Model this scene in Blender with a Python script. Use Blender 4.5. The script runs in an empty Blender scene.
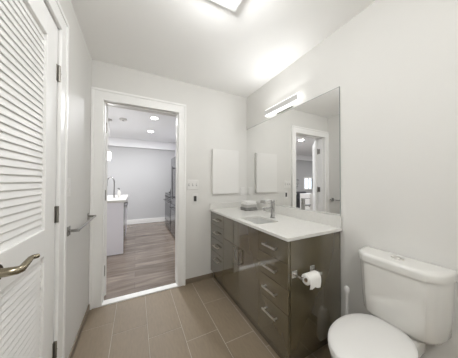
import bpy, bmesh, math, random
from mathutils import Vector, Matrix, Euler
random.seed(4)
PI = math.pi
S = bpy.context.scene
COL = S.collection

# ------------------------------------------------------------------ camera
F_PX = 182.7
cam_d = bpy.data.cameras.new('camera')
cam_d.sensor_fit = 'HORIZONTAL'; cam_d.sensor_width = 36.0
cam_d.lens = F_PX * 36.0 / 458.0
cam_d.clip_start = 0.02
cam = bpy.data.objects.new('camera', cam_d); COL.objects.link(cam)
cam.location = (0, 0, 1.2287)
cam.rotation_euler = (PI/2 + 0.0135, -0.0017, -0.472)
S.camera = cam

# ------------------------------------------------------------------ light and exposure
S.view_settings.view_transform = 'Standard'
S.view_settings.look = 'None'
S.view_settings.gamma = 1.0
S.view_settings.use_curve_mapping = False
S.view_settings.exposure = 0.33
w = bpy.data.worlds.new('sky'); S.world = w; w.use_nodes = True
bg = w.node_tree.nodes['Background']
bg.inputs[0].default_value = (0.80, 0.90, 1.0, 1); bg.inputs[1].default_value = 3.0
try:
    S.cycles.max_bounces = 10; S.cycles.diffuse_bounces = 6; S.cycles.glossy_bounces = 6
    S.cycles.sample_clamp_indirect = 4.0
    S.cycles.caustics_reflective = True; S.cycles.caustics_refractive = False
except Exception: pass
BATH_W = 8.2
FILL_W = 22.0
VANITY_W = 0.95
KITCHEN_W = 15.5

WARM = (.985, .995, 1.0)
def bulb(name, loc, rad, watts, color):
    d = bpy.data.lights.new(name, 'POINT'); d.energy = watts; d.color = color; d.shadow_soft_size = rad
    o = bpy.data.objects.new(name, d); COL.objects.link(o); o.location = loc
    return o
def area(name, loc, rot, size, watts, color=(1, 1, 1), sy=None, parent=None, spread=PI):
    d = bpy.data.lights.new(name, 'AREA'); d.energy = watts; d.color = color; d.size = size
    if sy: d.shape = 'RECTANGLE'; d.size_y = sy
    else: d.shape = 'DISK'
    d.spread = spread
    o = bpy.data.objects.new(name, d); COL.objects.link(o)
    o.location = loc; o.rotation_euler = rot
    if parent: o.parent = parent
    return o

# ------------------------------------------------------------------ dimensions
D, XL, XR, HC = 2.198, -0.392, 1.406, 2.427      # back wall, left wall, right wall, ceiling
DX0, DX1, DZ = -0.293, 0.449, 2.043               # doorway
WT = 0.13                                         # wall thickness
YB = -0.95                                        # wall behind the camera
KY = 5.93                                         # kitchen far wall
KXL = -6.0                                        # living room far left wall

# ------------------------------------------------------------------ materials
def mat(name, col, rough=0.5, metal=0.0, bump=0.0, bscale=60, var=0.0, vscale=4, coat=0.0, emit=None, estr=0.0, trans=0.0, alpha=1.0, ior=1.45, stretch=None):
    m = bpy.data.materials.new(name); m.use_nodes = True
    nt = m.node_tree; b = nt.nodes['Principled BSDF']
    b.inputs['Base Color'].default_value = (*col, 1)
    b.inputs['Roughness'].default_value = rough
    b.inputs['Metallic'].default_value = metal
    b.inputs['IOR'].default_value = ior
    if coat: b.inputs['Coat Weight'].default_value = coat; b.inputs['Coat Roughness'].default_value = 0.03; b.inputs['Coat IOR'].default_value = 1.6
    if emit: b.inputs['Emission Color'].default_value = (*emit, 1); b.inputs['Emission Strength'].default_value = estr
    if trans: b.inputs['Transmission Weight'].default_value = trans
    tc = nt.nodes.new('ShaderNodeTexCoord'); mp = nt.nodes.new('ShaderNodeMapping')
    nt.links.new(tc.outputs['Object'], mp.inputs[0])
    if stretch: mp.inputs['Scale'].default_value = stretch
    if var:
        n = nt.nodes.new('ShaderNodeTexNoise'); n.inputs['Scale'].default_value = vscale; n.inputs['Detail'].default_value = 6
        nt.links.new(mp.outputs[0], n.inputs[0])
        r = nt.nodes.new('ShaderNodeValToRGB')
        r.color_ramp.elements[0].position = .3; r.color_ramp.elements[1].position = .7
        r.color_ramp.elements[0].color = (*[c*(1-var) for c in col], 1)
        r.color_ramp.elements[1].color = (*[min(1, c*(1+var)) for c in col], 1)
        nt.links.new(n.outputs[0], r.inputs[0]); nt.links.new(r.outputs[0], b.inputs['Base Color'])
    if bump:
        n = nt.nodes.new('ShaderNodeTexNoise'); n.inputs['Scale'].default_value = bscale; n.inputs['Detail'].default_value = 3
        nt.links.new(mp.outputs[0], n.inputs[0])
        bp = nt.nodes.new('ShaderNodeBump'); bp.inputs['Strength'].default_value = bump; bp.inputs['Distance'].default_value = 0.002
        nt.links.new(n.outputs[0], bp.inputs['Height']); nt.links.new(bp.outputs[0], b.inputs['Normal'])
    return m

M = {}
M['wall'] = mat('wall_paint', (.69, .68, .655), .55, bump=.25, bscale=180)
M['ceil'] = mat('ceiling_paint', (.92, .915, .90), .7, bump=.2, bscale=120)
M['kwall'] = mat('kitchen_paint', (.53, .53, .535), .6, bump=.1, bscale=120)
M['kceil'] = mat('kitchen_ceiling_paint', (.93, .935, .95), .7)
M['trim'] = mat('white_gloss_trim', (.86, .855, .84), .35)
M['door'] = mat('white_door_paint', (.86, .855, .84), .55)
M['tile'] = mat('taupe_tile', (.240, .188, .130), .50, var=.07, vscale=14, bump=.08, bscale=60, stretch=(5, 1, 1))
M['base'] = mat('taupe_tile_base', (.215, .172, .125), .45, var=.06, vscale=9)
M['grout'] = mat('pale_grout', (.44, .40, .34), .85)
M['vanity'] = mat('gloss_brown_lacquer', (.100, .081, .046), .12, var=.06, vscale=5, coat=1.0, ior=1.6, stretch=(2, 2, .5))
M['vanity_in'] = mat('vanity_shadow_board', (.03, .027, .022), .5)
M['quartz'] = mat('white_quartz', (.66, .65, .62), .22, var=.03, vscale=60)
M['ceramic'] = mat('white_ceramic', (.70, .69, .66), .12, coat=.6)
M['chrome'] = mat('polished_chrome', (.50, .50, .50), .12, metal=1)
M['sinkware'] = mat('shaded_sink_ceramic', (.60, .60, .58), .15, coat=.5)  # greyer than the other ceramic to stand in for shade inside the basin
M['steel'] = mat('brushed_nickel', (.62, .60, .57), .30, metal=1)
M['bronze'] = mat('satin_nickel_warm', (.34, .30, .22), .22, metal=1)
M['bright_chrome'] = mat('bright_chrome', (.85, .85, .84), .25, metal=1)
M['nickel'] = mat('dark_nickel', (.38, .37, .35), .22, metal=1)
M['hinge'] = mat('hinge_steel', (.30, .285, .26), .4, metal=1)
M['mirror'] = mat('mirror_glass', (.90, .90, .89), .0, metal=1)
M['mirror_edge'] = mat('mirror_edge', (.25, .27, .26), .3)
M['plastic'] = mat('white_plastic', (.74, .73, .71), .35)
M['dark'] = mat('dark_plastic', (.05, .05, .05), .4)
M['slot'] = mat('grey_slot', (.25, .25, .25), .5)
M['paper'] = mat('tissue_paper', (.84, .83, .80), .9, bump=.4, bscale=250)
M['card'] = mat('cardboard', (.45, .36, .26), .9)
M['towel_d'] = mat('grey_terry', (.27, .265, .25), .95, bump=1, bscale=350, var=.2, vscale=40)
M['towel_m'] = mat('mid_grey_terry', (.50, .49, .47), .95, bump=1, bscale=350)
M['towel_l'] = mat('pale_terry', (.80, .79, .77), .95, bump=1, bscale=350)
M['lampglass'] = mat('lamp_diffuser', (.9, .9, .88), .4, emit=(1, .985, .96), estr=1.1)
M['vlight'] = mat('vanity_diffuser', (.95, .95, .95), .4, emit=(1, .99, .97), estr=1.6)
M['downlight'] = mat('downlight_lens', (.95, .95, .95), .4, emit=(1, 1, 1), estr=14)
M['pend'] = mat('pendant_glass', (.95, .95, .95), .3, emit=(1, 1, 1), estr=5)
M['lamp_metal'] = mat('lamp_silver', (.66, .66, .65), .4, metal=.3)
M['lav'] = mat('pale_grey_cabinet', (.80, .785, .84), .45)
M['ssteel'] = mat('stainless', (.27, .27, .28), .25, metal=1, stretch=(1, 1, 30))
M['blackglass'] = mat('black_glass', (.03, .03, .035), .08)
M['sofa'] = mat('charcoal_fabric', (.07, .07, .08), .9, bump=.5, bscale=200)
M['leaf'] = mat('dark_leaf', (.03, .05, .03), .5)
M['pot'] = mat('dark_pot', (.08, .08, .08), .5)
M['glass'] = mat('window_glass', (1, 1, 1), .0, trans=1.0)
M['rubber'] = mat('seal', (.3, .3, .3), .6)

# oak-grey plank floor of the kitchen: planks along X
def wood_floor():
    m = bpy.data.materials.new('grey_oak_planks'); m.use_nodes = True
    nt = m.node_tree; b = nt.nodes['Principled BSDF']; L = nt.links.new
    tc = nt.nodes.new('ShaderNodeTexCoord')
    br = nt.nodes.new('ShaderNodeTexBrick')
    br.inputs['Scale'].default_value = 1; br.inputs['Brick Width'].default_value = 1.2; br.inputs['Row Height'].default_value = .14
    br.inputs['Mortar Size'].default_value = .002; br.inputs['Mortar Smooth'].default_value = .3
    br.inputs['Color1'].default_value = (.175, .140, .112, 1); br.inputs['Color2'].default_value = (.29, .238, .20, 1)
    br.inputs['Mortar'].default_value = (.10, .08, .07, 1)
    L(tc.outputs['Object'], br.inputs[0])
    mp = nt.nodes.new('ShaderNodeMapping'); mp.inputs['Scale'].default_value = (1.0, 7, 1); L(tc.outputs['Object'], mp.inputs[0])
    n = nt.nodes.new('ShaderNodeTexNoise'); n.inputs['Scale'].default_value = 2.5; n.inputs['Detail'].default_value = 8; L(mp.outputs[0], n.inputs[0])
    r = nt.nodes.new('ShaderNodeValToRGB'); r.color_ramp.elements[0].position = .3; r.color_ramp.elements[1].position = .72
    r.color_ramp.elements[0].color = (.55, .53, .52, 1); r.color_ramp.elements[1].color = (1.25, 1.25, 1.25, 1)
    L(n.outputs[0], r.inputs[0])
    mx = nt.nodes.new('ShaderNodeMix'); mx.data_type = 'RGBA'; mx.blend_type = 'MULTIPLY'; mx.inputs[0].default_value = 1
    L(br.outputs['Color'], mx.inputs[6]); L(r.outputs[0], mx.inputs[7]); L(mx.outputs[2], b.inputs['Base Color'])
    b.inputs['Roughness'].default_value = .24
    return m
M['wood'] = wood_floor()

# ------------------------------------------------------------------ mesh helpers
def new(): return bmesh.new()
def bx(bm, x0, x1, y0, y1, z0, z1, bev=0.0, seg=2):
    t = bmesh.new()
    bmesh.ops.create_cube(t, size=1)
    sx, sy, sz = x1-x0, y1-y0, z1-z0
    for v in t.verts: v.co = Vector(((v.co.x+.5)*sx+x0, (v.co.y+.5)*sy+y0, (v.co.z+.5)*sz+z0))
    if bev: bmesh.ops.bevel(t, geom=t.edges[:], offset=min(bev, .49*min(abs(sx), abs(sy), abs(sz))), segments=seg, profile=.5, affect='EDGES')
    merge(bm, t)
def merge(bm, t, mx=None):
    if mx: bmesh.ops.transform(t, matrix=mx, verts=t.verts)
    me = bpy.data.meshes.new('tmp'); t.to_mesh(me); t.free(); bm.from_mesh(me); bpy.data.meshes.remove(me)
def loft(bm, loops, cap0=True, cap1=True):
    rows = [[bm.verts.new(p) for p in L] for L in loops]
    n = len(rows[0])
    for a, b in zip(rows, rows[1:]):
        for i in range(n): bm.faces.new((a[i], a[(i+1) % n], b[(i+1) % n], b[i]))
    if cap0: bm.faces.new(list(reversed(rows[0])))
    if cap1: bm.faces.new(rows[-1])
def lathe(bm, prof, c=(0, 0, 0), axis='Z', seg=32):
    loops = []
    for r, h in prof:
        L = []
        for k in range(seg):
            a = 2*PI*k/seg; p, q = r*math.cos(a), r*math.sin(a)
            v = {'Z': (p, q, h), 'X': (h, p, q), 'Y': (q, h, p)}[axis]
            L.append((v[0]+c[0], v[1]+c[1], v[2]+c[2]))
        loops.append(L)
    loft(bm, loops)
def tube(bm, pts, r, seg=14, cap=True):
    pts = [Vector(p) for p in pts]
    rr = r if isinstance(r, (list, tuple)) else [r]*len(pts)
    loops = []; ref = None
    for i, p in enumerate(pts):
        if i == 0: t = pts[1]-pts[0]
        elif i == len(pts)-1: t = pts[-1]-pts[-2]
        else: t = (pts[i+1]-pts[i]).normalized()+(pts[i]-pts[i-1]).normalized()
        t.normalize()
        if ref is None: ref = Vector((0, 0, 1)) if abs(t.z) < .9 else Vector((1, 0, 0))
        u = (ref-t*ref.dot(t)).normalized(); v = t.cross(u); ref = u
        loops.append([tuple(p+(u*math.cos(2*PI*k/seg)+v*math.sin(2*PI*k/seg))*rr[i]) for k in range(seg)])
    loft(bm, loops, cap, cap)
def curve_pts(P, n=8):
    P = [Vector(p) for p in P]; Q = [P[0]]+P+[P[-1]]; out = []
    for i in range(1, len(Q)-2):
        for k in range(n):
            t = k/n; a, b, c, d = Q[i-1], Q[i], Q[i+1], Q[i+2]
            out.append(.5*((2*b)+(c-a)*t+(2*a-5*b+4*c-d)*t*t+(3*b-a-3*c+d)*t**3))
    out.append(P[-1]); return out
def rrect(x0, x1, y0, y1, r, z, n=6):
    L = []
    for cx, cy, a0 in ((x1-r, y1-r, 0), (x0+r, y1-r, PI/2), (x0+r, y0+r, PI), (x1-r, y0+r, 1.5*PI)):
        for k in range(n+1):
            a = a0+PI/2*k/n; L.append((cx+r*math.cos(a), cy+r*math.sin(a), z))
    return L
def obj(name, bm, m, parent=None, smooth=False, bevel=0, sharp=35):
    bmesh.ops.recalc_face_normals(bm, faces=bm.faces[:])
    me = bpy.data.meshes.new(name); bm.to_mesh(me); bm.free()
    o = bpy.data.objects.new(name, me); COL.objects.link(o); me.materials.append(m)
    if smooth:
        for p in me.polygons: p.use_smooth = True
        me.set_sharp_from_angle(angle=math.radians(sharp))
    if parent:
        o.parent = parent; o.location = -Vector(parent.location)
    if bevel:
        b = o.modifiers.new('bevel', 'BEVEL'); b.width = bevel; b.segments = 2; b.limit_method = 'ANGLE'
    return o
def tag(o, label=None, cat=None, group=None, kind=None):
    if label: o['label'] = label
    if cat: o['category'] = cat
    if group: o['group'] = group
    if kind: o['kind'] = kind
    return o
def thing(name, label, cat, loc=(0, 0, 0), group=None):
    o = bpy.data.objects.new(name, None); COL.objects.link(o); o.location = loc; o.empty_display_size = .05
    return tag(o, label, cat, group)
def struct(name, bm, m, label, parent=None, smooth=False, cat=None):
    o = obj(name, bm, m, parent, smooth)
    if not parent: tag(o, label, cat or name.split('_')[0], kind='structure')
    return o
def boxes(*bs, bev=0):
    bm = new()
    for b in bs: bx(bm, *b, bev=bev)
    return bm

# ------------------------------------------------------------------ setting: shell
HWY = D+WT
# bathroom floor: grout bed and staggered tiles, one floor
bm = boxes((XL-.4, XR, YB, D+.055, -.06, -.0012))
fl = struct('floor', bm, M['grout'], 'taupe stone-look tiled bathroom floor with pale grout')
GX = [-.675+.258*k for k in range(9)]                # column edges
bm = new()
base_y = {-0.417: 1.89, -0.159: 1.735, 0.099: 1.57, 0.357: 1.41, 0.615: 1.262, 0.873: 1.10, 1.131: .94, 1.389: .78, -.675: 1.0}
for gx in GX:
    key = min(base_y, key=lambda k: abs(k-gx)); y = base_y[key]
    while y > YB: y -= .50
    while y < D+.055:
        if key in (.099, .357) and y > 1.3: y1_ = D+.06
        else: y1_ = y+.5
        a, b = max(y, YB), min(y1_, D+.055); x0, x1 = max(gx, XL), min(gx+.258, XR)
        if b-a > .01 and x1-x0 > .01: bx(bm, x0+.0020, x1-.0020, a+.0020, b-.0020, -.004, 0.0, bev=.001, seg=1)
        y = y1_
obj('floor_tile', bm, M['tile'], fl)
tag(fl, None, 'floor')
struct('floor', boxes((KXL-.1, 1.56, D+.055, KY+.1, -.06, -.003)), M['wood'], 'grey brown wood plank floor of the kitchen beyond the doorway')
struct('ceiling', boxes((XL-.5, XR+.1, YB-.1, D+.02, HC, HC+.1)), M['ceil'], 'white bathroom ceiling')
struct('ceiling', boxes((KXL-.1, 1.56, D+.02, KY+.1, HC, HC+.1), (KXL, 1.45, 5.85, KY, 2.20, HC)), M['kceil'], 'pale kitchen ceiling with bulkhead seen through the doorway')
struct('wall_back', boxes((KXL, DX0-.02, D, HWY, 0, HC), (DX1+.02, XR+.05, D, HWY, 0, HC), (DX0-.02, DX1+.02, D, HWY, DZ+.02, HC)), M['wall'], 'pale warm grey wall with the open doorway')
struct('wall_right', boxes((XR, XR+.1, YB, HWY, 0, HC)), M['wall'], 'pale warm grey wall behind mirror and toilet')
LDY0, LDY1, LDZ = .52, 1.338, 2.085                  # louvered closet door opening
struct('wall_left', boxes((XL-.11, XL, YB, LDY0-.02, 0, HC), (XL-.11, XL, LDY1+.02, D, 0, HC), (XL-.11, XL, LDY0-.02, LDY1+.02, LDZ+.02, HC)), M['wall'], 'pale warm grey wall with louvered closet door')
struct('wall_closet', boxes((XL-.75, XL-.70, YB, D, 0, HC)), M['wall'], 'closet wall behind the louvered door')
struct('wall_rear', boxes((XL-.5, XR+.1, YB-.1, YB, 0, HC)), M['wall'], 'plain wall behind the viewer')
# kitchen / living room shell, with one window
WX0, WX1, WZ0, WZ1 = -4.70, -4.15, .90, 1.38
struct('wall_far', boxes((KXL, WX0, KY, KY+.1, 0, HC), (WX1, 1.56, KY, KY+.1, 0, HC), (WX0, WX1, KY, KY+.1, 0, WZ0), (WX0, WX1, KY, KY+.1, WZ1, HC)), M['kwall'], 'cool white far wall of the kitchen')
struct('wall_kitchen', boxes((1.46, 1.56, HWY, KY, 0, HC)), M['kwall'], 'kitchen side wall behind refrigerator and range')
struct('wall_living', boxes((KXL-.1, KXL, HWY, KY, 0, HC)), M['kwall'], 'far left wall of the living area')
wf = struct('window_1', boxes((WX0, WX1, KY-.015, KY+.06, WZ0-.06, WZ0), (WX0, WX1, KY-.015, KY+.06, WZ1, WZ1+.06), (WX0-.06, WX0, KY-.015, KY+.06, WZ0-.06, WZ1+.06),
    (WX1, WX1+.06, KY-.015, KY+.06, WZ0-.06, WZ1+.06), ((WX0+WX1)/2-.02, (WX0+WX1)/2+.02, KY+.01, KY+.05, WZ0, WZ1)), M['trim'], 'bright white-framed living room window seen in the mirror')
obj('window_pane', boxes((WX0, WX1, KY+.025, KY+.031, WZ0, WZ1)), M['glass'], wf)

# door frame trim (bathroom side casing, jambs, hall casing, threshold)
CW = .098
def casing(y0, y1):
    s = -1 if y0 < D else 1
    bm = new(); x0, x1 = DX0, DX1
    L = max(XL+.002, x0-CW) if s < 0 else x0-CW
    ya, yb = (y0, y1)
    bx(bm, L, x0+.004, ya, yb, 0, DZ, bev=.004)
    bx(bm, x1-.004, x1+CW-.016, ya, yb, 0, DZ, bev=.004)
    bx(bm, L, x1+CW-.016, ya, yb, DZ-.004, DZ+CW, bev=.004)
    # raised outer band
    o = -.008 if s < 0 else .008
    yo0, yo1 = (ya+o, yb) if s < 0 else (ya, yb+o)
    bx(bm, L-.0005, L+.022, yo0, yo1, 0, DZ+CW-.018, bev=.003)
    bx(bm, x1+CW-.036, x1+CW-.014, yo0, yo1, 0, DZ+CW-.018, bev=.003)
    bx(bm, L, x1+CW-.014, yo0, yo1, DZ+CW-.018, DZ+CW+.006, bev=.004)
    return bm
struct('trim_1', casing(D-.022, D), M['trim'], 'white casing around the open doorway, bathroom side')
struct('trim_2', casing(HWY, HWY+.018), M['trim'], 'white casing around the doorway, kitchen side')
struct('trim_3', boxes((DX0-.02, DX0, D-.001, HWY+.001, 0, DZ+.02), (DX1, DX1+.02, D-.001, HWY+.001, 0, DZ+.02), (DX0, DX1, D-.001, HWY+.001, DZ, DZ+.02),
    (DX0, DX0+.011, D+.03, D+.075, 0, DZ), (DX1-.011, DX1, D+.03, D+.075, 0, DZ), (DX0, DX1, D+.03, D+.075, DZ-.011, DZ), bev=.002), M['trim'], 'white door jamb and stop lining the doorway')
struct('trim_4', boxes((DX0, DX1, D-.02, D+.062, -.004, .012), bev=.004), M['trim'], 'white threshold strip across the doorway')
# casing around the louvered door
LC = .10
bm = new()
for off, th, w0, w1 in ((0, .016, 0, LC-.02), (.001, .022, LC-.024, LC)):
    bx(bm, XL, XL+th, LDY1+w0, LDY1+w1+off, 0, LDZ+w0, bev=.003)
    bx(bm, XL, XL+th, LDY0-w1-off, LDY0-w0, 0, LDZ+w0, bev=.003)
    bx(bm, XL, XL+th, LDY0-w1-off, LDY1+w1+off, LDZ+w0, LDZ+w1+off, bev=.003)
bx(bm, XL-.11, XL, LDY1+.003, LDY1+.02, 0, LDZ+.02); bx(bm, XL-.11, XL, LDY0-.02, LDY0-.003, 0, LDZ+.02); bx(bm, XL-.11, XL, LDY0, LDY1, LDZ+.003, LDZ+.02)
struct('trim_5', bm, M['trim'], 'white casing around the louvered closet door')

# baseboards
BH = .058
struct('baseboard_left', boxes((XL, XL+.010, LDY1+LC, D, 0, BH), bev=.002), M['base'], 'dark taupe tile baseboard under the left wall')
struct('baseboard_back', boxes((DX1+CW-.012, .90, D-.010, D, 0, BH), bev=.002), M['base'], 'dark taupe tile baseboard beside the doorway')
struct('baseboard_right', boxes((XR-.010, XR, YB, .85, 0, BH), bev=.002), M['base'], 'dark taupe tile baseboard behind the toilet')
struct('baseboard_far', boxes((KXL, 1.45, KY-.016, KY, 0, .13), bev=.004), M['trim'], 'white baseboard along the far kitchen wall')
struct('baseboard_living', boxes((KXL, DX0-CW, HWY, HWY+.016, 0, .13), bev=.004), M['trim'], 'white baseboard on the kitchen side of the wall')

# ------------------------------------------------------------------ open door into the kitchen
dt = tag(thing('door_2', None, 'door', (DX0+.004, HWY+.006, 0)), 'white door leaf swung open into the kitchen', None, kind='structure')
ang = math.radians(90+47.5)
def swing(bm):
    bmesh.ops.rotate(bm, verts=bm.verts, cent=(0, 0, 0), matrix=Matrix.Rotation(ang, 3, 'Z')); return bm
def part_local(name, bm, m, par, smooth=False):
    o = obj(name, bm, m, None, smooth); o.parent = par; return o
bm = new()
DWD = .722
bx(bm, .012, DWD, -.036, 0, .008, DZ-.006, bev=.002)
for (z0, z1) in ((.22, .95), (1.12, 1.90)):
    for yy in ((0, .006), (-.042, -.036)):
        for (a, b, c, d) in ((.12, DWD-.11, z0, z0+.02), (.12, DWD-.11, z1-.02, z1), (.12, .14, z0, z1), (DWD-.13, DWD-.11, z0, z1)):
            bx(bm, a, b, yy[0], yy[1], c, d, bev=.002)
leaf = part_local('door_leaf', swing(bm), M['door'], dt)
for z in (.28, 1.08, 1.80):
    bm = new(); lathe(bm, [(.008, z-.05), (.008, z+.05)], (0, 0, 0), 'Z', 12)
    lathe(bm, [(.005, z-.056), (.005, z+.056)], (0, 0, 0), 'Z', 12)
    t = new(); bx(t, .0, .04, -.004, .002, z-.045, z+.045); swing(t); merge(bm, t)
    bx(bm, -.003, .000, -.05, 0, z-.045, z+.045)
    part_local('hinge', bm, M['hinge'], dt, True)
bm = new()
for s in (0, -.036):
    sg = 1 if s == 0 else -1
    lathe(bm, [(.028, s), (.028, s+sg*.008), (.010, s+sg*.012), (.010, s+sg*.05)], (DWD-.06, 0, .97), 'Y', 16)
    tube(bm, [(DWD-.06, s+sg*.05, .97), (DWD-.17, s+sg*.052, .97)], .009)
part_local('door_handle', swing(bm), M['steel'], dt, True)

# ------------------------------------------------------------------ louvered closet door
ld = tag(thing('door_1', None, 'door', (XL, LDY0, 0)), 'white louvered closet door with a bent metal lever', None, kind='structure')
x0, x1 = XL-.034, XL-.002
bm = new(); ya, yb = LDY0+.002, LDY1-.003; SW = .128
bx(bm, x0, x1, ya, ya+.11, .01, LDZ-.004, bev=.003)
bx(bm, x0, x1, yb-SW, yb, .01, LDZ-.004, bev=.003)
for z0, z1 in ((.01, .20), (.862, .992), (1.955, LDZ-.004)): bx(bm, x0, x1, ya+.109, yb-SW+.001, z0, z1, bev=.003)
obj('door_frame', bm, M['door'], ld)
def slats(z0, z1):
    bm = new(); p = .0287; n = int((z1-z0)/p); p = (z1-z0)/n
    for k in range(n):
        zc = z0+p*(k+.5)
        t = new(); bx(t, -.0180, .0180, ya+.105, yb-SW+.006, -.0030, .0030, bev=.0028)
        bmesh.ops.rotate(t, verts=t.verts, cent=(0, 0, 0), matrix=Matrix.Rotation(math.radians(77), 3, 'Y'))
        bmesh.ops.translate(t, verts=t.verts, vec=(XL-.0185, 0, zc)); merge(bm, t)
    return bm
obj('louver_panel', slats(.992, 1.955), M['door'], ld)
obj('louver_panel', slats(.20, .862), M['door'], ld)
for z in (.305, 1.045, 1.83):
    bm = new(); lathe(bm, [(.007, z-.045), (.007, z+.045)], (XL+.006, LDY1+.000, 0), 'Z', 12)
    lathe(bm, [(.009, z-.001), (.009, z+.001)], (XL+.006, LDY1+.000, 0), 'Z', 12)
    bx(bm, XL-.002, XL+.001, LDY1-.018, LDY1, z-.045, z+.045)
    obj('hinge', bm, M['hinge'], ld, True)
bm = new()
hz, hy = .937, .848
lathe(bm, [(.0, XL-.003), (.030, XL-.003), (.030, XL+.003), (.026, XL+.008), (.014, XL+.009), (.0, XL+.009)], (0, hy, hz), 'X', 28)
tube(bm, [(XL+.004, hy, hz), (XL+.03, hy, hz), (XL+.050, hy+.003, hz), (XL+.057, hy+.010, hz+.001), (XL+.058, hy+.034, hz+.008), (XL+.059, hy+.060, hz+.015), (XL+.062, hy+.068, hz+.0165), (XL+.073, hy+.078, hz+.016), (XL+.076, hy+.080, hz+.016)],
     [.0145, .0140, .0130, .0120, .0105, .0090, .0085, .0080, .0055], 18)
obj('door_handle', bm, M['bronze'], ld, True)

# ------------------------------------------------------------------ vanity
VX, VY0, VY1, CT = .860, .864, D, .875
vt = thing('bathroom_vanity', 'glossy dark brown bathroom vanity cabinet under the white countertop', 'cabinet', ((VX+XR)/2, 1.5, 0))
bm = boxes((VX+.026, XR-.004, VY0+.016, VY1-.002, .105, .70), (VX+.022, XR-.004, VY0+.018, 1.18, .69, CT-.023), (VX+.022, XR-.004, 1.60, VY1-.002, .69, CT-.023), (VX+.022, .875, 1.17, 1.61, .69, CT-.023))
bx(bm, .915, XR-.004, VY0+.06, VY1-.002, 0, .106)
obj('cabinet_body', bm, M['vanity_in'], vt)
obj('end_panel', boxes((VX+.024, XR-.004, VY0, VY0+.018, .105, CT-.023), bev=.001), M['vanity'], vt)
obj('toe_kick', boxes((.905, .916, VY0+.055, VY1-.002, 0, .106), (.905, XR-.004, VY0+.045, VY0+.056, 0, .106)), M['vanity'], vt)
obj('filler_strip', boxes((VX, VX+.018, 2.166, VY1-.002, .105, CT-.025)), M['vanity'], vt)
def pull(parent, p0, p1):
    # flat bar pull on two posts, standing off the front
    bm = new(); a, b = Vector(p0), Vector(p1); d = (b-a).normalized()
    xx = VX-.028
    if abs(d.z) > .5: bx(bm, xx-.004, xx+.004, a.y-.006, a.y+.006, a.z, b.z, bev=.0015)
    else: bx(bm, xx-.004, xx+.004, a.y, b.y, a.z-.006, a.z+.006, bev=.0015)
    for q in (a+d*.012, b-d*.012): bx(bm, xx, VX+.001, q.y-.004, q.y+.004, q.z-.004, q.z+.004)
    o = obj('handle', bm, M['steel'], None); o.parent = parent; return o
def front(name, y0, y1, z0, z1):
    o = obj(name, boxes((VX, VX+.018, y0+.0015, y1-.0015, z0+.0015, z1-.0015), bev=.0012), M['vanity'], vt)
    return o
def sub(h, par):      # world-space child of a part
    h.location = Vector((0, 0, 0))
ZS = [(.700, .851), (.540, .700), (.380, .540), (.105, .380)]
HZ = [.772, .618, .462, .300]
for (ya_, yb_, h0, h1) in ((VY0-.001, 1.172, .955, 1.097), (1.815, 2.165, 1.92, 2.06)):
    for (z0, z1), hz in zip(ZS, HZ):
        d_ = front('drawer', ya_, yb_, z0, z1)
        pull(d_, (0, h0, hz), (0, h1, hz))
for (ya_, yb_, hy) in ((1.172, 1.494, 1.455), (1.494, 1.815, 1.533)):
    front('false_front', ya_, yb_, .612, .851)
    d_ = front('door', ya_, yb_, .105, .612)
    pull(d_, (0, hy, .462), (0, hy, .605))

# countertop with sink cut-out and backsplash, one continuous piece
ct = thing('countertop', 'white quartz vanity countertop with matching backsplash', 'countertop', ((VX+XR)/2, 1.5, CT-.03))
SX0, SX1, SY0, SY1 = .900, 1.135, 1.235, 1.545
bm = new()
outer = [(.845, .850), (XR-.001, .850), (XR-.001, D-.001), (.845, D-.001)]
inner = [(p[0], p[1]) for p in rrect(SX0, SX1, SY0, SY1, .03, 0)]
es = []
for Lp in (outer, inner):
    vs = [bm.verts.new((x, y, CT)) for x, y in Lp]
    es += [bm.edges.new((vs[i], vs[(i+1) % len(vs)])) for i in range(len(vs))]
r_ = bmesh.ops.triangle_fill(bm, edges=es, use_beauty=True)
fs = [f for f in bm.faces]
ex = bmesh.ops.extrude_face_region(bm, geom=fs)
bmesh.ops.translate(bm, verts=[v for v in ex['geom'] if isinstance(v, bmesh.types.BMVert)], vec=(0, 0, -.022))
o = obj('slab', bm, M['quartz'], ct, bevel=.002)
obj('backsplash', boxes((XR-.016, XR-.001, .852, D-.017, CT, .962), bev=.0015), M['quartz'], ct)
obj('side_splash', boxes((.845, XR-.001, D-.016, D-.001, CT, .945), bev=.0015), M['quartz'], ct)
# sink
sk = thing('sink', 'white rectangular undermount sink set in the vanity countertop', 'sink', ((SX0+SX1)/2, (SY0+SY1)/2, .74))
bm = new(); L = []
for e, z, r in ((.018, CT-.0225, .045), (.0, CT-.0225, .032), (-.004, CT-.06, .036), (-.012, CT-.13, .045), (-.04, CT-.152, .05), (-.09, CT-.158, .02)):
    L.append(rrect(SX0-e, SX1+e, SY0-e, SY1+e, r, z))
loft(bm, L, False, True)
o = obj('basin', bm, M['sinkware'], sk, True); sm = o.modifiers.new('solid', 'SOLIDIFY'); sm.thickness = .008; sm.offset = -1
bm = new(); lathe(bm, [(.0, CT-.157), (.02, CT-.157), (.022, CT-.154), (.010, CT-.153), (0, CT-.1535)], ((SX0+SX1)/2, (SY0+SY1)/2, 0)); obj('drain', bm, M['chrome'], sk, True)

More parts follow.
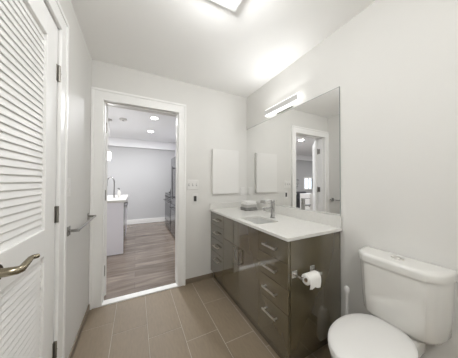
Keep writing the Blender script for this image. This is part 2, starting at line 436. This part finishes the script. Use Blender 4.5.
# faucet
fx, fy = 1.190, 1.395
ft = thing('faucet', 'single-lever chrome faucet standing behind the sink', 'faucet', (fx, fy, CT))
bm = new(); lathe(bm, [(0, CT), (.026, CT), (.026, CT+.006), (.0205, CT+.009), (.0195, CT+.150), (0, CT+.150)], (fx, fy, 0)); obj('body', bm, M['chrome'], ft, True)
bm = new(); bx(bm, fx-.115, fx-.01, fy-.011, fy+.011, CT+.088, CT+.106, bev=.003); lathe(bm, [(.009, CT+.078), (.009, CT+.09)], (fx-.10, fy, 0)); obj('spout', bm, M['chrome'], ft, True)
bm = new(); lathe(bm, [(0, CT+.150), (.0205, CT+.151), (.0205, CT+.170), (.018, CT+.174), (0, CT+.174)], (fx, fy, 0)); bx(bm, fx-.105, fx, fy-.007, fy+.007, CT+.166, CT+.173, bev=.002); obj('lever', bm, M['chrome'], ft, True)

# folded towels on the counter
def folded(name, label, z0, h, m, x0, x1, y0, y1, layers, grp=None):
    bm = new(); lh = h/layers
    for k in range(layers):
        zc = z0+lh*(k+.5); j = .003*(k % 2)
        L = []
        prof = []
        n = 10
        for i in range(n+1):
            a = -PI/2+PI*i/n; prof.append((x0+j+lh*.5*(1-math.cos(a)) , zc+lh*.49*math.sin(a)))
        for i in range(n+1):
            a = PI/2-PI*i/n; prof.append((x1-j-lh*.5*(1-math.cos(a)), zc+lh*.49*math.sin(a)))
        for y in [y0+(y1-y0)*i/10 for i in range(11)]:
            e = .004*math.sin(y*90+k); e2 = 1 if y0 < y < y1 else .75
            L.append([(px+e*.4, y, zc+(pz-zc)*e2) for px, pz in prof])
        loft(bm, L)
    o = obj(name, bm, m, None, True, sharp=60); return o
t0 = folded('folded_towel', None, CT+.001, .036, M['towel_d'], 1.170, 1.335, 1.84, 1.985, 2)
tag(t0, 'dark grey folded washcloth at the bottom of the stack on the countertop', 'towel', 'folded washcloths on the countertop')
t0 = folded('folded_towel', None, CT+.038, .032, M['towel_m'], 1.174, 1.331, 1.845, 1.980, 2)
tag(t0, 'mid grey folded washcloth in the middle of the stack on the countertop', 'towel', 'folded washcloths on the countertop')
t0 = folded('folded_towel', None, CT+.071, .044, M['towel_l'], 1.177, 1.328, 1.85, 1.975, 2)
tag(t0, 'pale folded washcloth on top of the stack on the countertop', 'towel', 'folded washcloths on the countertop')

# mirror
mr = thing('wall_mirror', 'large frameless wall mirror above the vanity backsplash', 'mirror', (XR, 1.5, .964))
o = obj('mirror_glass', boxes((XR-.006, XR-.0015, .866, D-.003, .964, 1.963)), M['mirror'], mr)
bm = boxes((XR-.0065, XR-.001, .862, .8658, .963, 1.9665), (XR-.0065, XR-.001, .862, D-.003, 1.9633, 1.9665))
obj('mirror_rim', bm, M['mirror_edge'], mr)

# vanity light bar above the mirror
vl = thing('vanity_light', 'long slim vanity light bar glowing above the mirror', 'wall lamp', (XR, 1.45, 2.02))
LY0, LY1 = 1.225, 1.715
obj('backplate', boxes((XR-.020, XR, 1.33, 1.57, 1.985, 2.075), bev=.003), M['lamp_metal'], vl)
obj('front_plate', boxes((XR-.062, XR-.055, LY0, LY1, 2.000, 2.058), bev=.002), M['lamp_metal'], vl)
obj('end_cap', boxes((XR-.056, XR-.010, LY0, LY0+.004, 2.000, 2.058), bev=.001), M['lamp_metal'], vl)
obj('end_cap', boxes((XR-.056, XR-.010, LY1-.004, LY1, 2.000, 2.058), bev=.001), M['lamp_metal'], vl)
obj('diffuser', boxes((XR-.055, XR-.018, LY0-.008, LY1+.002, 1.990, 2.068), bev=.006), M['vlight'], vl)
area('vanity_glow', (XR-.05, (LY0+LY1)/2, 1.985), (0, math.radians(60), 0), .05, VANITY_W*1.9, WARM, sy=.55)
area('vanity_glow', (XR-.05, (LY0+LY1)/2, 2.072), (0, math.radians(128), 0), .05, VANITY_W*1.4, WARM, sy=.55)

# ceiling light
cl = thing('ceiling_light', 'square flush ceiling light with pale metal rim', 'ceiling lamp', (.44, .95, HC))
cx0, cx1, cy0, cy1 = .27, .60, .76, 1.088
bm = new()
for b in ((cx0, cx1, cy0, cy0+.024, HC-.035, HC), (cx0, cx1, cy1-.024, cy1, HC-.035, HC), (cx0, cx0+.024, cy0+.024, cy1-.024, HC-.035, HC), (cx1-.024, cx1, cy0+.024, cy1-.024, HC-.035, HC)): bx(bm, *b, bev=.003)
obj('rim', bm, M['lamp_metal'], cl)
obj('diffuser', boxes((cx0+.02, cx1-.02, cy0+.02, cy1-.02, HC-.030, HC-.004)), M['lampglass'], cl)
area('ceiling_glow', ((cx0+cx1)/2, (cy0+cy1)/2, HC-.04), (0, 0, 0), .28, BATH_W*.12, WARM, sy=.28)
bulb('ceiling_bulb', ((cx0+cx1)/2, (cy0+cy1)/2, HC-.10), .05, BATH_W*.88, WARM)
added_cl = thing('ceiling_light', 'added square ceiling light behind the viewer, filling the room with light', 'ceiling lamp', (.12, -.66, HC))  # added lamp, brightens the bathroom from behind the camera
bm = new(); ux, uy = .12, -.66
for b in ((-.165, .165, -.165, -.143), (-.165, .165, .143, .165), (-.165, -.143, -.143, .143), (.143, .165, -.143, .143)): bx(bm, ux+b[0], ux+b[1], uy+b[2], uy+b[3], HC-.035, HC, bev=.003)
obj('rim', bm, M['plastic'], added_cl)
obj('diffuser', boxes((ux-.144, ux+.144, uy-.144, uy+.144, HC-.030, HC-.004)), M['lampglass'], added_cl)
area('ceiling_glow', (ux, uy, HC-.04), (0, 0, 0), .28, FILL_W*.12, WARM, sy=.28)
bulb('ceiling_bulb', (ux, uy, HC-.10), .05, FILL_W*.88, WARM)

# medicine cabinet on the back wall
mc = thing('medicine_cabinet', 'flat white panel cabinet on the back wall left of the mirror', 'wall cabinet', (1.06, D, 1.07))
obj('cabinet_body', boxes((.871, 1.249, D-.020, D, 1.069, 1.644)), M['plastic'], mc)
obj('cabinet_door', boxes((.870, 1.250, D-.036, D-.0195, 1.068, 1.645), bev=.0015), M['plastic'], mc)

# switches and outlets on the back wall
sp = thing('light_switch', 'three-gang white light switch plate right of the doorway', 'switch', (.62, D, 1.19))
obj('wall_plate', boxes((.552, .694, D-.006, D, 1.128, 1.246), bev=.003), M['plastic'], sp)
for k in range(3):
    cx = .577+.046*k
    r1 = obj('toggle', boxes((cx-.005, cx+.005, D-.017, D-.005, 1.178, 1.200), bev=.002), M['plastic'], sp)
    obj('toggle_slot', boxes((cx-.0075, cx+.0075, D-.0066, D-.0058, 1.172, 1.202)), M['slot'], sp)
op = thing('wall_control', 'single white wall plate with a dark rocker below the triple switch', 'switch', (.652, D, 1.0))
obj('wall_plate', boxes((.616, .688, D-.006, D, .958, 1.078), bev=.003), M['plastic'], op)
obj('rocker', boxes((.635, .669, D-.010, D-.005, .985, 1.050), bev=.002), M['dark'], op)
oo = thing('wall_outlet', 'white outlet plate in the corner beside the mirror', 'outlet', (1.33, D, 1.1))
obj('wall_plate', boxes((1.295, 1.367, D-.006, D, 1.03, 1.148), bev=.003), M['plastic'], oo)
for z in (1.062, 1.108): obj('socket', boxes((1.312, 1.350, D-.008, D-.005, z-.014, z+.018), bev=.002), M['plastic'], oo)
# switch on left wall
sl = thing('light_switch', 'white single light switch plate above the towel bar', 'switch', (XL, 1.53, 1.19))
obj('wall_plate', boxes((XL, XL+.006, 1.495, 1.567, 1.130, 1.250), bev=.003), M['plastic'], sl)
obj('toggle', boxes((XL+.005, XL+.010, 1.514, 1.548, 1.158, 1.222), bev=.002), M['plastic'], sl)

# towel bar on the left wall
tb = thing('towel_bar', 'chrome towel bar on the left wall beside the doorway', 'towel bar', (XL, 1.82, .9))
for y in (1.545, 2.105):
    pz = .903
    p = obj('mounting_post', boxes((XL, XL+.008, y-.022, y+.022, pz-.030, pz+.030), (XL+.006, XL+.062, y-.008, y+.008, pz-.009, pz+.009), bev=.002), M['nickel'], tb)
bm = new(); tube(bm, [(XL+.055, 1.53, .903), (XL+.055, 2.12, .903)], .0075); obj('bar', bm, M['nickel'], tb, True)

# toilet paper holder on vanity end
th = thing('toilet_paper_holder', 'chrome toilet paper holder on the vanity end panel', 'toilet paper holder', (.99, VY0, .64))
for x in (.912, 1.078):
    obj('mounting_post', boxes((x-.022, x+.022, VY0-.007, VY0, .612, .656), (x-.007, x+.007, VY0-.075, VY0-.006, .627, .641), bev=.002), M['bright_chrome'], th)
bm = new(); tube(bm, [(.905, VY0-.062, .634), (1.085, VY0-.062, .634)], .0065); obj('roller', bm, M['bright_chrome'], th, True)
tp = thing('toilet_paper_roll', 'white toilet paper roll hanging on the chrome holder', 'toilet paper', (.99, VY0-.068, .575))
ry, rz, rr, rc = VY0-.062, .620, .033, .017
bm = new(); seg = 36
prof = [(rc, .943), (rr-.003, .943), (rr, .946), (rr, 1.043), (rr-.003, 1.046), (rc, 1.046)]
rows = []
for r, h in prof: rows.append([bm.verts.new((h, ry+r*math.cos(2*PI*k/seg), rz+r*math.sin(2*PI*k/seg))) for k in range(seg)])
rows.append(rows[0])
for a, b in zip(rows, rows[1:]):
    for i in range(seg): bm.faces.new((a[i], a[(i+1) % seg], b[(i+1) % seg], b[i]))
# loose sheet hanging from the front
rows = []
for th_, extra in [(.8, 0), (.4, 0), (.0, .0), (0, .02), (0, .045), (0, .062)]:
    pass
pts = [(ry-(rr+.0015)*math.cos(a), rz+(rr+.0015)*math.sin(a)) for a in (1.3, 1.0, .7, .4, .1, -.1)]+[(ry-rr-.002, rz-.018), (ry-rr+.0, rz-.036), (ry-rr+.003, rz-.046)]
prev = None
for i, (y, z) in enumerate(pts):
    row = [bm.verts.new((.945+.099*t, y, z-(.006*math.sin(t*9)+.010*t if i == len(pts)-1 else 0))) for t in (0, .25, .5, .75, 1)]
    if prev:
        for k in range(4): bm.faces.new((prev[k], prev[k+1], row[k+1], row[k]))
    prev = row
obj('paper', bm, M['paper'], tp, True, sharp=50)
bm = new(); rows = []
prof = [(rc-.001, .944), (rc-.001, 1.045), (rc-.003, 1.045), (rc-.003, .944)]
for r, h in prof: rows.append([bm.verts.new((h, ry+r*math.cos(2*PI*k/seg), rz+r*math.sin(2*PI*k/seg))) for k in range(seg)])
rows.append(rows[0])
for a, b in zip(rows, rows[1:]):
    for i in range(seg): bm.faces.new((a[i], a[(i+1) % seg], b[(i+1) % seg], b[i]))
obj('cardboard_core', bm, M['card'], tp, True)

# ------------------------------------------------------------------ toilet
TY = .490
tt = thing('toilet', 'white two-piece toilet with closed lid beside the vanity', 'toilet', (1.1, TY, 0))
def dloop(xf, xb, yw, z, cr=.06, n=8, bulge=.012):
    # plan outline of tank: gently bowed front, angled rounded front corners, straight back
    P = []
    pts = [(xb, yw), (xb-.04, yw-.001), (xf+cr*1.15, yw-.012), (xf+cr*.55, yw-cr*.60), (xf+.010, yw-cr*1.06), (xf+.002, yw-cr*1.20), (xf-bulge*.2, yw*.4), (xf-bulge*.3, 0)]
    pts = pts+[(x, -y) for x, y in reversed(pts[:-1])]
    # Chaikin smoothing except at the back corners
    for _ in range(3):
        q = [pts[0]]
        for a, b in zip(pts, pts[1:]):
            q.append((a[0]*.75+b[0]*.25, a[1]*.75+b[1]*.25)); q.append((a[0]*.25+b[0]*.75, a[1]*.25+b[1]*.75))
        q.append(pts[-1]); pts = q
    return [(x, TY+y, z) for x, y in pts]
XB = XR-.012
bm = new()
loft(bm, [dloop(1.285, XB-.02, .135, .430, .04), dloop(1.258, XB-.008, .164, .436, .042), dloop(1.245, XB, .177, .460, .045), dloop(1.241, XB, .186, .56, .048), dloop(1.236, XB, .194, .740, .05), dloop(1.237, XB, .194, .748, .05)])
obj('tank', bm, M['ceramic'], tt, True, sharp=50)
bm = new()
loft(bm, [dloop(1.239, XB, .194, .746, .052), dloop(1.230, XB+.002, .201, .749, .053), dloop(1.228, XB+.003, .202, .780, .053), dloop(1.231, XB+.002, .199, .790, .053), dloop(1.240, XB, .190, .795, .051), dloop(1.255, XB-.02, .172, .796, .056)])
obj('tank_lid', bm, M['ceramic'], tt, True, sharp=60)
bm = new(); t = new(); lathe(t, [(0, .795), (.024, .795), (.024, .800), (.021, .803), (0, .803)], (0, 0, 0), 'Z', 32)
merge(bm, t, Matrix.Translation((1.318, TY, 0)) @ Matrix.Diagonal((.75, 1.25, 1, 1)))
bx(bm, 1.302, 1.334, TY-.0008, TY+.0008, .8025, .8038); obj('flush_button', bm, M['steel'], tt, True)
def egg(cx, af, ab, w_, z, n=56, eb=2.15):
    L = []
    for k in range(n):
        a = 2*PI*k/n; c, s = math.cos(a), math.sin(a)
        if c < 0: x = cx+af*c; y = w_*s          # front points -X
        else:
            x = cx+ab*(abs(c)**(2/eb)); y = w_*(abs(s)**(2/eb))*(1 if s >= 0 else -1)
        L.append((x, TY+.018+y, z))
    return [(1.072+(x-1.06)*.96, TY+.013+(y-TY-.018)*.91, z_+(.005 if z_ > .4 else 0)) for x, y, z_ in L]
cxb = 1.045
bm = new()
loft(bm, [egg(1.10, .18, .20, .110, 0), egg(1.10, .185, .20, .113, .015), egg(1.10, .17, .19, .100, .05), egg(1.10, .17, .18, .096, .13), egg(1.08, .19, .18, .110, .21),
          egg(1.06, .215, .18, .136, .29), egg(cxb, .237, .20, .160, .35), egg(cxb, .247, .215, .168, .385), egg(cxb, .248, .217, .169, .398)])
bx(bm, 1.12, XB-.02, TY-.07, TY+.09, .02, .36, bev=.03, seg=4)
bx(bm, 1.14, XB-.03, TY-.10, TY+.12, .33, .425, bev=.02, seg=4)
obj('bowl', bm, M['ceramic'], tt, True, sharp=60)
bm = new()
loft(bm, [egg(cxb, .246, .215, .168, .402), egg(cxb, .252, .220, .173, .406), egg(cxb, .252, .220, .173, .414), egg(cxb, .248, .216, .169, .418)])
obj('seat', bm, M['plastic'], tt, True, sharp=60)
bm = new()
loft(bm, [egg(cxb, .248, .218, .169, .4225), egg(cxb, .254, .222, .174, .4255), egg(cxb, .254, .222, .174, .433), egg(cxb, .249, .217, .169, .440), egg(cxb, .232, .20, .153, .4445), egg(cxb, .17, .14, .10, .4475), egg(cxb, .07, .06, .04, .4485)])
obj('seat_lid', bm, M['plastic'], tt, True, sharp=60)
for s in (-1, 1):
    bm = new(); lathe(bm, [(0, .398), (.014, .398), (.014, .440), (.011, .446), (0, .446)], (1.232, TY+.018+s*.07, 0), 'Z', 20); obj('seat_hinge', bm, M['plastic'], tt, True)

# toilet brush in its holder
tbx, tby = 1.325, .775
br = thing('toilet_brush', 'white toilet brush in a round holder between vanity and toilet', 'toilet brush', (tbx, tby, 0))
bm = new(); lathe(bm, [(0, 0), (.046, 0), (.050, .01), (.047, .10), (.040, .18), (.028, .225), (.018, .24), (0, .24)], (tbx, tby, 0)); obj('holder', bm, M['plastic'], br, True, sharp=60)
bm = new(); lathe(bm, [(0, .235), (.008, .236), (.008, .41), (.009, .435), (.015, .450), (.019, .468), (.016, .486), (.007, .496), (0, .497)], (tbx, tby, 0)); obj('handle', bm, M['plastic'], br, True, sharp=60)

# ------------------------------------------------------------------ kitchen beyond the doorway
# island with sink faucet
ix1, iy0, iy1, ix0 = -.180, 3.60, 4.95, -1.05
kt = thing('kitchen_island', 'pale grey kitchen island seen at the left of the doorway', 'kitchen island', (-.6, 4.3, 0))
bm = boxes((ix0, ix1-.022, iy0+.02, iy1, .09, .87), (ix0+.06, ix1-.08, iy0+.05, iy1-.03, 0, .095)); obj('cabinet_body', bm, M['lav'], kt)
obj('end_panel', boxes((ix0, ix1, iy0, iy0+.02, 0, .87), bev=.002), M['lav'], kt)
for y0 in (iy0+.63, iy0+.99):
    d_ = obj('door', boxes((ix1-.020, ix1-.002, y0+.002, y0+.356, .10, .865), bev=.002), M['lav'], kt)
    h = obj('handle', boxes((ix1+.018, ix1+.026, y0+.03, y0+.042, .68, .83), (ix1-.003, ix1+.02, y0+.032, y0+.040, .70, .71), (ix1-.003, ix1+.02, y0+.032, y0+.040, .80, .81)), M['steel'], None); h.parent = d_
dw = obj('dishwasher', boxes((ix1-.020, ix1+.002, iy0+.025, iy0+.625, .10, .865), bev=.004), M['ssteel'], kt)
h = obj('handle', boxes((ix1+.035, ix1+.050, iy0+.06, iy0+.59, .79, .81), (ix1, ix1+.04, iy0+.07, iy0+.085, .792, .808), (ix1, ix1+.04, iy0+.565, iy0+.58, .792, .808), bev=.003), M['ssteel'], None); h.parent = dw
obj('island_top', boxes((ix0-.03, ix1+.03, iy0-.03, iy1+.03, .872, .912), bev=.003), M['quartz'], kt)
kf = thing('kitchen_faucet', 'chrome gooseneck faucet on the kitchen island', 'faucet', (-.37, 4.15, .912))
bm = new(); lathe(bm, [(0, .912), (.028, .912), (.028, .925), (.016, .93), (.016, .98), (0, .98)], (-.37, 4.15, 0)); obj('base', bm, M['chrome'], kf, True)
bm = new(); tube(bm, curve_pts([(-.37, 4.15, .97), (-.37, 4.15, 1.20), (-.385, 4.15, 1.27), (-.43, 4.15, 1.305), (-.475, 4.15, 1.27), (-.485, 4.15, 1.20), (-.485, 4.15, 1.14)], 6), .011); obj('spout', bm, M['chrome'], kf, True)
bm = new(); tube(bm, [(-.37, 4.135, .95), (-.34, 4.10, .99)], .006); obj('lever', bm, M['chrome'], kf, True)
sb = thing('soap_bottle', 'small white soap bottle beside the kitchen faucet', 'bottle', (-.36, 4.15, .912))
bm = new(); lathe(bm, [(0, .912), (.028, .912), (.03, .93), (.03, 1.02), (.012, 1.045), (.012, 1.06), (0, 1.06)], (-.29, 4.2, 0)); obj('bottle_body', bm, M['plastic'], sb, True, sharp=60)
bm = new(); lathe(bm, [(0, 1.06), (.007, 1.06), (.007, 1.09), (0, 1.09)], (-.29, 4.2, 0)); bx(bm, -.32, -.285, 4.194, 4.206, 1.085, 1.095); obj('pump', bm, M['dark'], sb, True)

# range, microwave, cabinets, refrigerator on the right
RX = .735
rg = thing('range', 'stainless steel kitchen range against the right kitchen wall', 'stove', (1.1, 4.75, 0))
RY0, RY1 = 4.50, 5.41
obj('range_body', boxes((RX+.03, 1.44, RY0, RY1, .04, .905), (RX+.08, 1.42, RY0+.02, RY1-.02, 0, .05)), M['ssteel'], rg)
obj('cooktop', boxes((RX+.01, 1.44, RY0, RY1, .905, .918), bev=.003), M['blackglass'], rg)
ov = obj('oven_door', boxes((RX, RX+.03, RY0+.005, RY1-.005, .22, .78), bev=.004), M['ssteel'], rg)
for nm, b, m in (('oven_window', (RX-.002, RX+.001, RY0+.12, RY1-.12, .34, .64), 'blackglass'), ('handle', (RX-.05, RX-.032, RY0+.05, RY1-.05, .72, .738), 'ssteel')):
    bm = boxes(b, bev=.001)
    if nm == 'handle':
        bx(bm, RX-.04, RX, RY0+.07, RY0+.085, .722, .736); bx(bm, RX-.04, RX, RY1-.085, RY1-.07, .722, .736)
    h = obj(nm, bm, M[m], None); h.parent = ov
obj('bottom_drawer', boxes((RX, RX+.03, RY0+.005, RY1-.005, .05, .21), bev=.004), M['ssteel'], rg)
obj('control_panel', boxes((RX, RX+.03, RY0+.005, RY1-.005, .79, .90), bev=.004), M['ssteel'], rg)
for k in range(5):
    bm = new(); y = RY0+.10+k*.137; lathe(bm, [(0, RX-.03), (.018, RX-.03), (.022, RX-.006), (.024, RX), (0, RX)], (0, y, .845), 'X', 18); obj('knob', bm, M['dark'], rg, True)
for k, y in enumerate((4.84, 5.22)):
    obj('burner_grate', boxes(*[(RX+.10, RX+.60, y-.12+j*.08, y-.11+j*.08, .918, .940) for j in range(4)], (RX+.10, RX+.11, y-.12, y+.13, .918, .94), (RX+.59, RX+.60, y-.12, y+.13, .918, .94)), M['dark'], rg)
kp = thing('kettle', 'dark kettle standing on the kitchen range', 'kettle', (RX+.2, 5.22, .94))
bm = new(); lathe(bm, [(0, .941), (.085, .941), (.09, .96), (.075, 1.03), (.03, 1.06), (.012, 1.075), (0, 1.08)], (RX+.2, 5.22, 0)); obj('kettle_body', bm, M['blackglass'], kp, True, sharp=60)
bm = new(); tube(bm, curve_pts([(RX+.2, 5.15, 1.03), (RX+.2, 5.16, 1.11), (RX+.2, 5.22, 1.135), (RX+.2, 5.28, 1.11), (RX+.2, 5.29, 1.03)], 5), .008); obj('handle', bm, M['dark'], kp, True)
mw = thing('microwave', 'stainless microwave mounted above the kitchen range', 'microwave', (1.25, 4.75, 1.40))
obj('microwave_body', boxes((RX+.31, 1.44, RY0, RY1, 1.40, 1.80)), M['ssteel'], mw)
obj('microwave_door', boxes((RX+.29, RX+.309, RY0+.18, RY1-.005, 1.41, 1.79), bev=.003), M['blackglass'], mw)
uc = thing('wall_cabinet', 'pale grey wall cabinets above the microwave', 'cabinet', (1.27, 4.7, 1.81))
obj('cabinet_body', boxes((RX+.37, 1.455, 4.37, 5.90, 1.82, 2.19)), M['lav'], uc)
for y0, y1 in ((RY0, 5.04), (5.045, RY1), (4.375, 4.495), (5.425, 5.89)): obj('door', boxes((RX+.352, RX+.369, y0, y1, 1.825, 2.185), bev=.002), M['lav'], uc)
fg = thing('refrigerator', 'stainless steel refrigerator partly hidden by the door jamb', 'refrigerator', (1.1, 3.95, 0))
FY0, FY1 = 3.58, 4.48
obj('fridge_body', boxes((RX+.05, 1.44, FY0, FY1, .02, 1.76)), M['ssteel'], fg)
for y0, y1, z0, z1, hy in ((FY0, 4.028, .72, 1.76, 3.995), (4.032, FY1, .72, 1.76, 4.065), (FY0, FY1, .03, .715, None)):
    d_ = obj('fridge_door', boxes((RX+.005, RX+.05, y0+.002, y1-.002, z0, z1), bev=.008), M['ssteel'], fg)
    if hy: h = obj('handle', boxes((RX-.045, RX-.028, hy-.009, hy+.009, .85, 1.55), (RX-.03, RX+.006, hy-.006, hy+.006, .88, .90), (RX-.03, RX+.006, hy-.006, hy+.006, 1.50, 1.52), bev=.003), M['ssteel'], None)
    else: h = obj('handle', boxes((RX-.045, RX-.028, FY0+.08, FY1-.08, .62, .638), (RX-.03, RX+.006, FY0+.1, FY0+.115, .622, .636), (RX-.03, RX+.006, FY1-.115, FY1-.1, .622, .636), bev=.003), M['ssteel'], None)
    h.parent = d_

# living-area furniture, seen only in the mirror
ac = thing('armchair', 'charcoal fabric armchair in the living area, seen in the mirror', 'armchair', (-3.25, 5.25, 0))
obj('seat', boxes((-3.62, -2.95, 4.95, 5.50, .22, .45), bev=.05), M['sofa'], ac)
obj('backrest', boxes((-3.75, -2.85, 5.46, 5.64, .20, .80), bev=.06), M['sofa'], ac)
for x in (-3.78, -2.98): obj('armrest', boxes((x, x+.16, 4.93, 5.50, .16, .60), bev=.05), M['sofa'], ac)
for x in (-3.70, -2.92):
    for y in (4.99, 5.56): obj('leg', boxes((x-.02, x+.02, y-.02, y+.02, 0, .22)), M['dark'], ac)
wc = thing('sideboard', 'low white sideboard in the living area, seen in the mirror', 'sideboard', (-2.78, 4.5, 0))
obj('cabinet_body', boxes((-3.12, -2.52, 4.35, 4.75, .05, .80), (-3.08, -2.56, 4.39, 4.71, 0, .06), bev=.004), M['plastic'], wc)
for x in (-3.115, -2.818): obj('door', boxes((x, x+.293, 4.334, 4.349, .06, .77), bev=.003), M['plastic'], wc)
pl = thing('potted_plant', 'tall dark leafy potted plant in the living area, seen in the mirror', 'plant', (-2.62, 5.1, 0))
bm = new(); lathe(bm, [(0, 0), (.10, 0), (.13, .25), (.12, .25), (.115, .22), (0, .22)], (-2.62, 5.1, 0)); obj('pot', bm, M['pot'], pl, True)
bm = new()
for k in range(4): tube(bm, curve_pts([(-2.62+.02*math.cos(k*1.6), 5.1+.02*math.sin(k*1.6), .21), (-2.62+.05*math.cos(k*1.6), 5.1+.05*math.sin(k*1.6), .8), (-2.62+.06*math.cos(k*1.6+.5), 5.1+.06*math.sin(k*1.6+.5), 1.25)], 4), .007, 6)
obj('stem', bm, M['leaf'], pl, True)
bm = new()
for k in range(70):
    z = random.uniform(.35, 1.35); a = random.uniform(0, 2*PI); l = random.uniform(.08, .16); tilt = random.uniform(-.3, .6)
    t = new(); L = [((0, -.004, 0), (0, .004, 0))]
    vs = [t.verts.new(p) for p in ((0, 0, 0), (l*.3, -l*.18, .01), (l*.7, -l*.14, .0), (l, 0, -.03), (l*.7, l*.14, 0), (l*.3, l*.18, .01))]
    t.faces.new(vs)
    merge(bm, t, Matrix.Translation((-2.62+.04*math.cos(a), 5.1+.04*math.sin(a), z)) @ Matrix.Rotation(a, 4, 'Z') @ Matrix.Rotation(-tilt, 4, 'Y'))
o = obj('leaves', bm, M['leaf'], pl); tag(o, kind='stuff')

# pendant over the island
pd = thing('pendant_lamp', 'small glowing pendant lamp over the kitchen island', 'pendant lamp', (-.47, 4.2, HC))
bm = new(); lathe(bm, [(0, 1.64), (.028, 1.64), (.036, 1.66), (.036, 1.78), (.025, 1.80), (0, 1.80)], (-.47, 4.2, 0)); obj('shade', bm, M['pend'], pd, True, sharp=60)
bm = new(); lathe(bm, [(0, 1.80), (.02, 1.80), (.018, 1.84), (.003, 1.845), (.003, HC-.02), (.05, HC-.02), (.05, HC), (0, HC)], (-.47, 4.2, 0)); obj('cord', bm, M['steel'], pd, True)

bulb('pendant_bulb', (-.47, 4.2, 1.60), .04, 11.0, (1, 1, 1))
# recessed downlights; the living-area ones are added to brighten the kitchen side
DL = [(.305, 3.70, 'recessed downlight in the kitchen ceiling, nearer of the two visible through the doorway'),
      (.31, 4.74, 'recessed downlight in the kitchen ceiling, farther of the two visible through the doorway'),
      (-1.4, 3.70, 'added fill downlight over the living area side of the island, nearer to the bathroom'), (-1.4, 4.74, 'added fill downlight over the living area side of the island, farther from the bathroom'),
      (-3.2, 3.3, 'added fill downlight above the middle of the living area'), (-4.9, 4.3, 'added fill downlight at the window end of the living area')]
for x, y, lab in DL:
    t = thing('recessed_downlight', lab, 'ceiling lamp', (x, y, HC), 'recessed downlights in the kitchen ceiling')
    bm = new(); lathe(bm, [(.060, HC-.001), (.085, HC-.001), (.085, HC-.006), (.078, HC-.008), (.060, HC-.004)], (x, y, 0))
    bm.faces.ensure_lookup_table()
    obj('trim_ring', bm, M['plastic'], t, True)
    bm = new(); lathe(bm, [(0, HC-.003), (.061, HC-.003), (.061, HC-.0095), (0, HC-.0095)], (x, y, 0)); obj('lens', bm, M['downlight'], t)
    area('downlight_glow', (x, y, HC-.015), (0, 0, 0), .12, KITCHEN_W, (.97, .98, 1.0))
sd = thing('smoke_detector', 'round white smoke detector on the kitchen ceiling', 'smoke detector', (-.223, 4.03, HC))
bm = new(); lathe(bm, [(0, HC), (.065, HC), (.065, HC-.02), (.055, HC-.035), (0, HC-.036)], (-.223, 4.03, 0)); obj('casing', bm, M['plastic'], sd, True)
bm = new(); lathe(bm, [(0, HC-.0355), (.02, HC-.0355), (.018, HC-.040), (0, HC-.040)], (-.223, 4.03, 0)); obj('sensor', bm, M['slot'], sd, True)
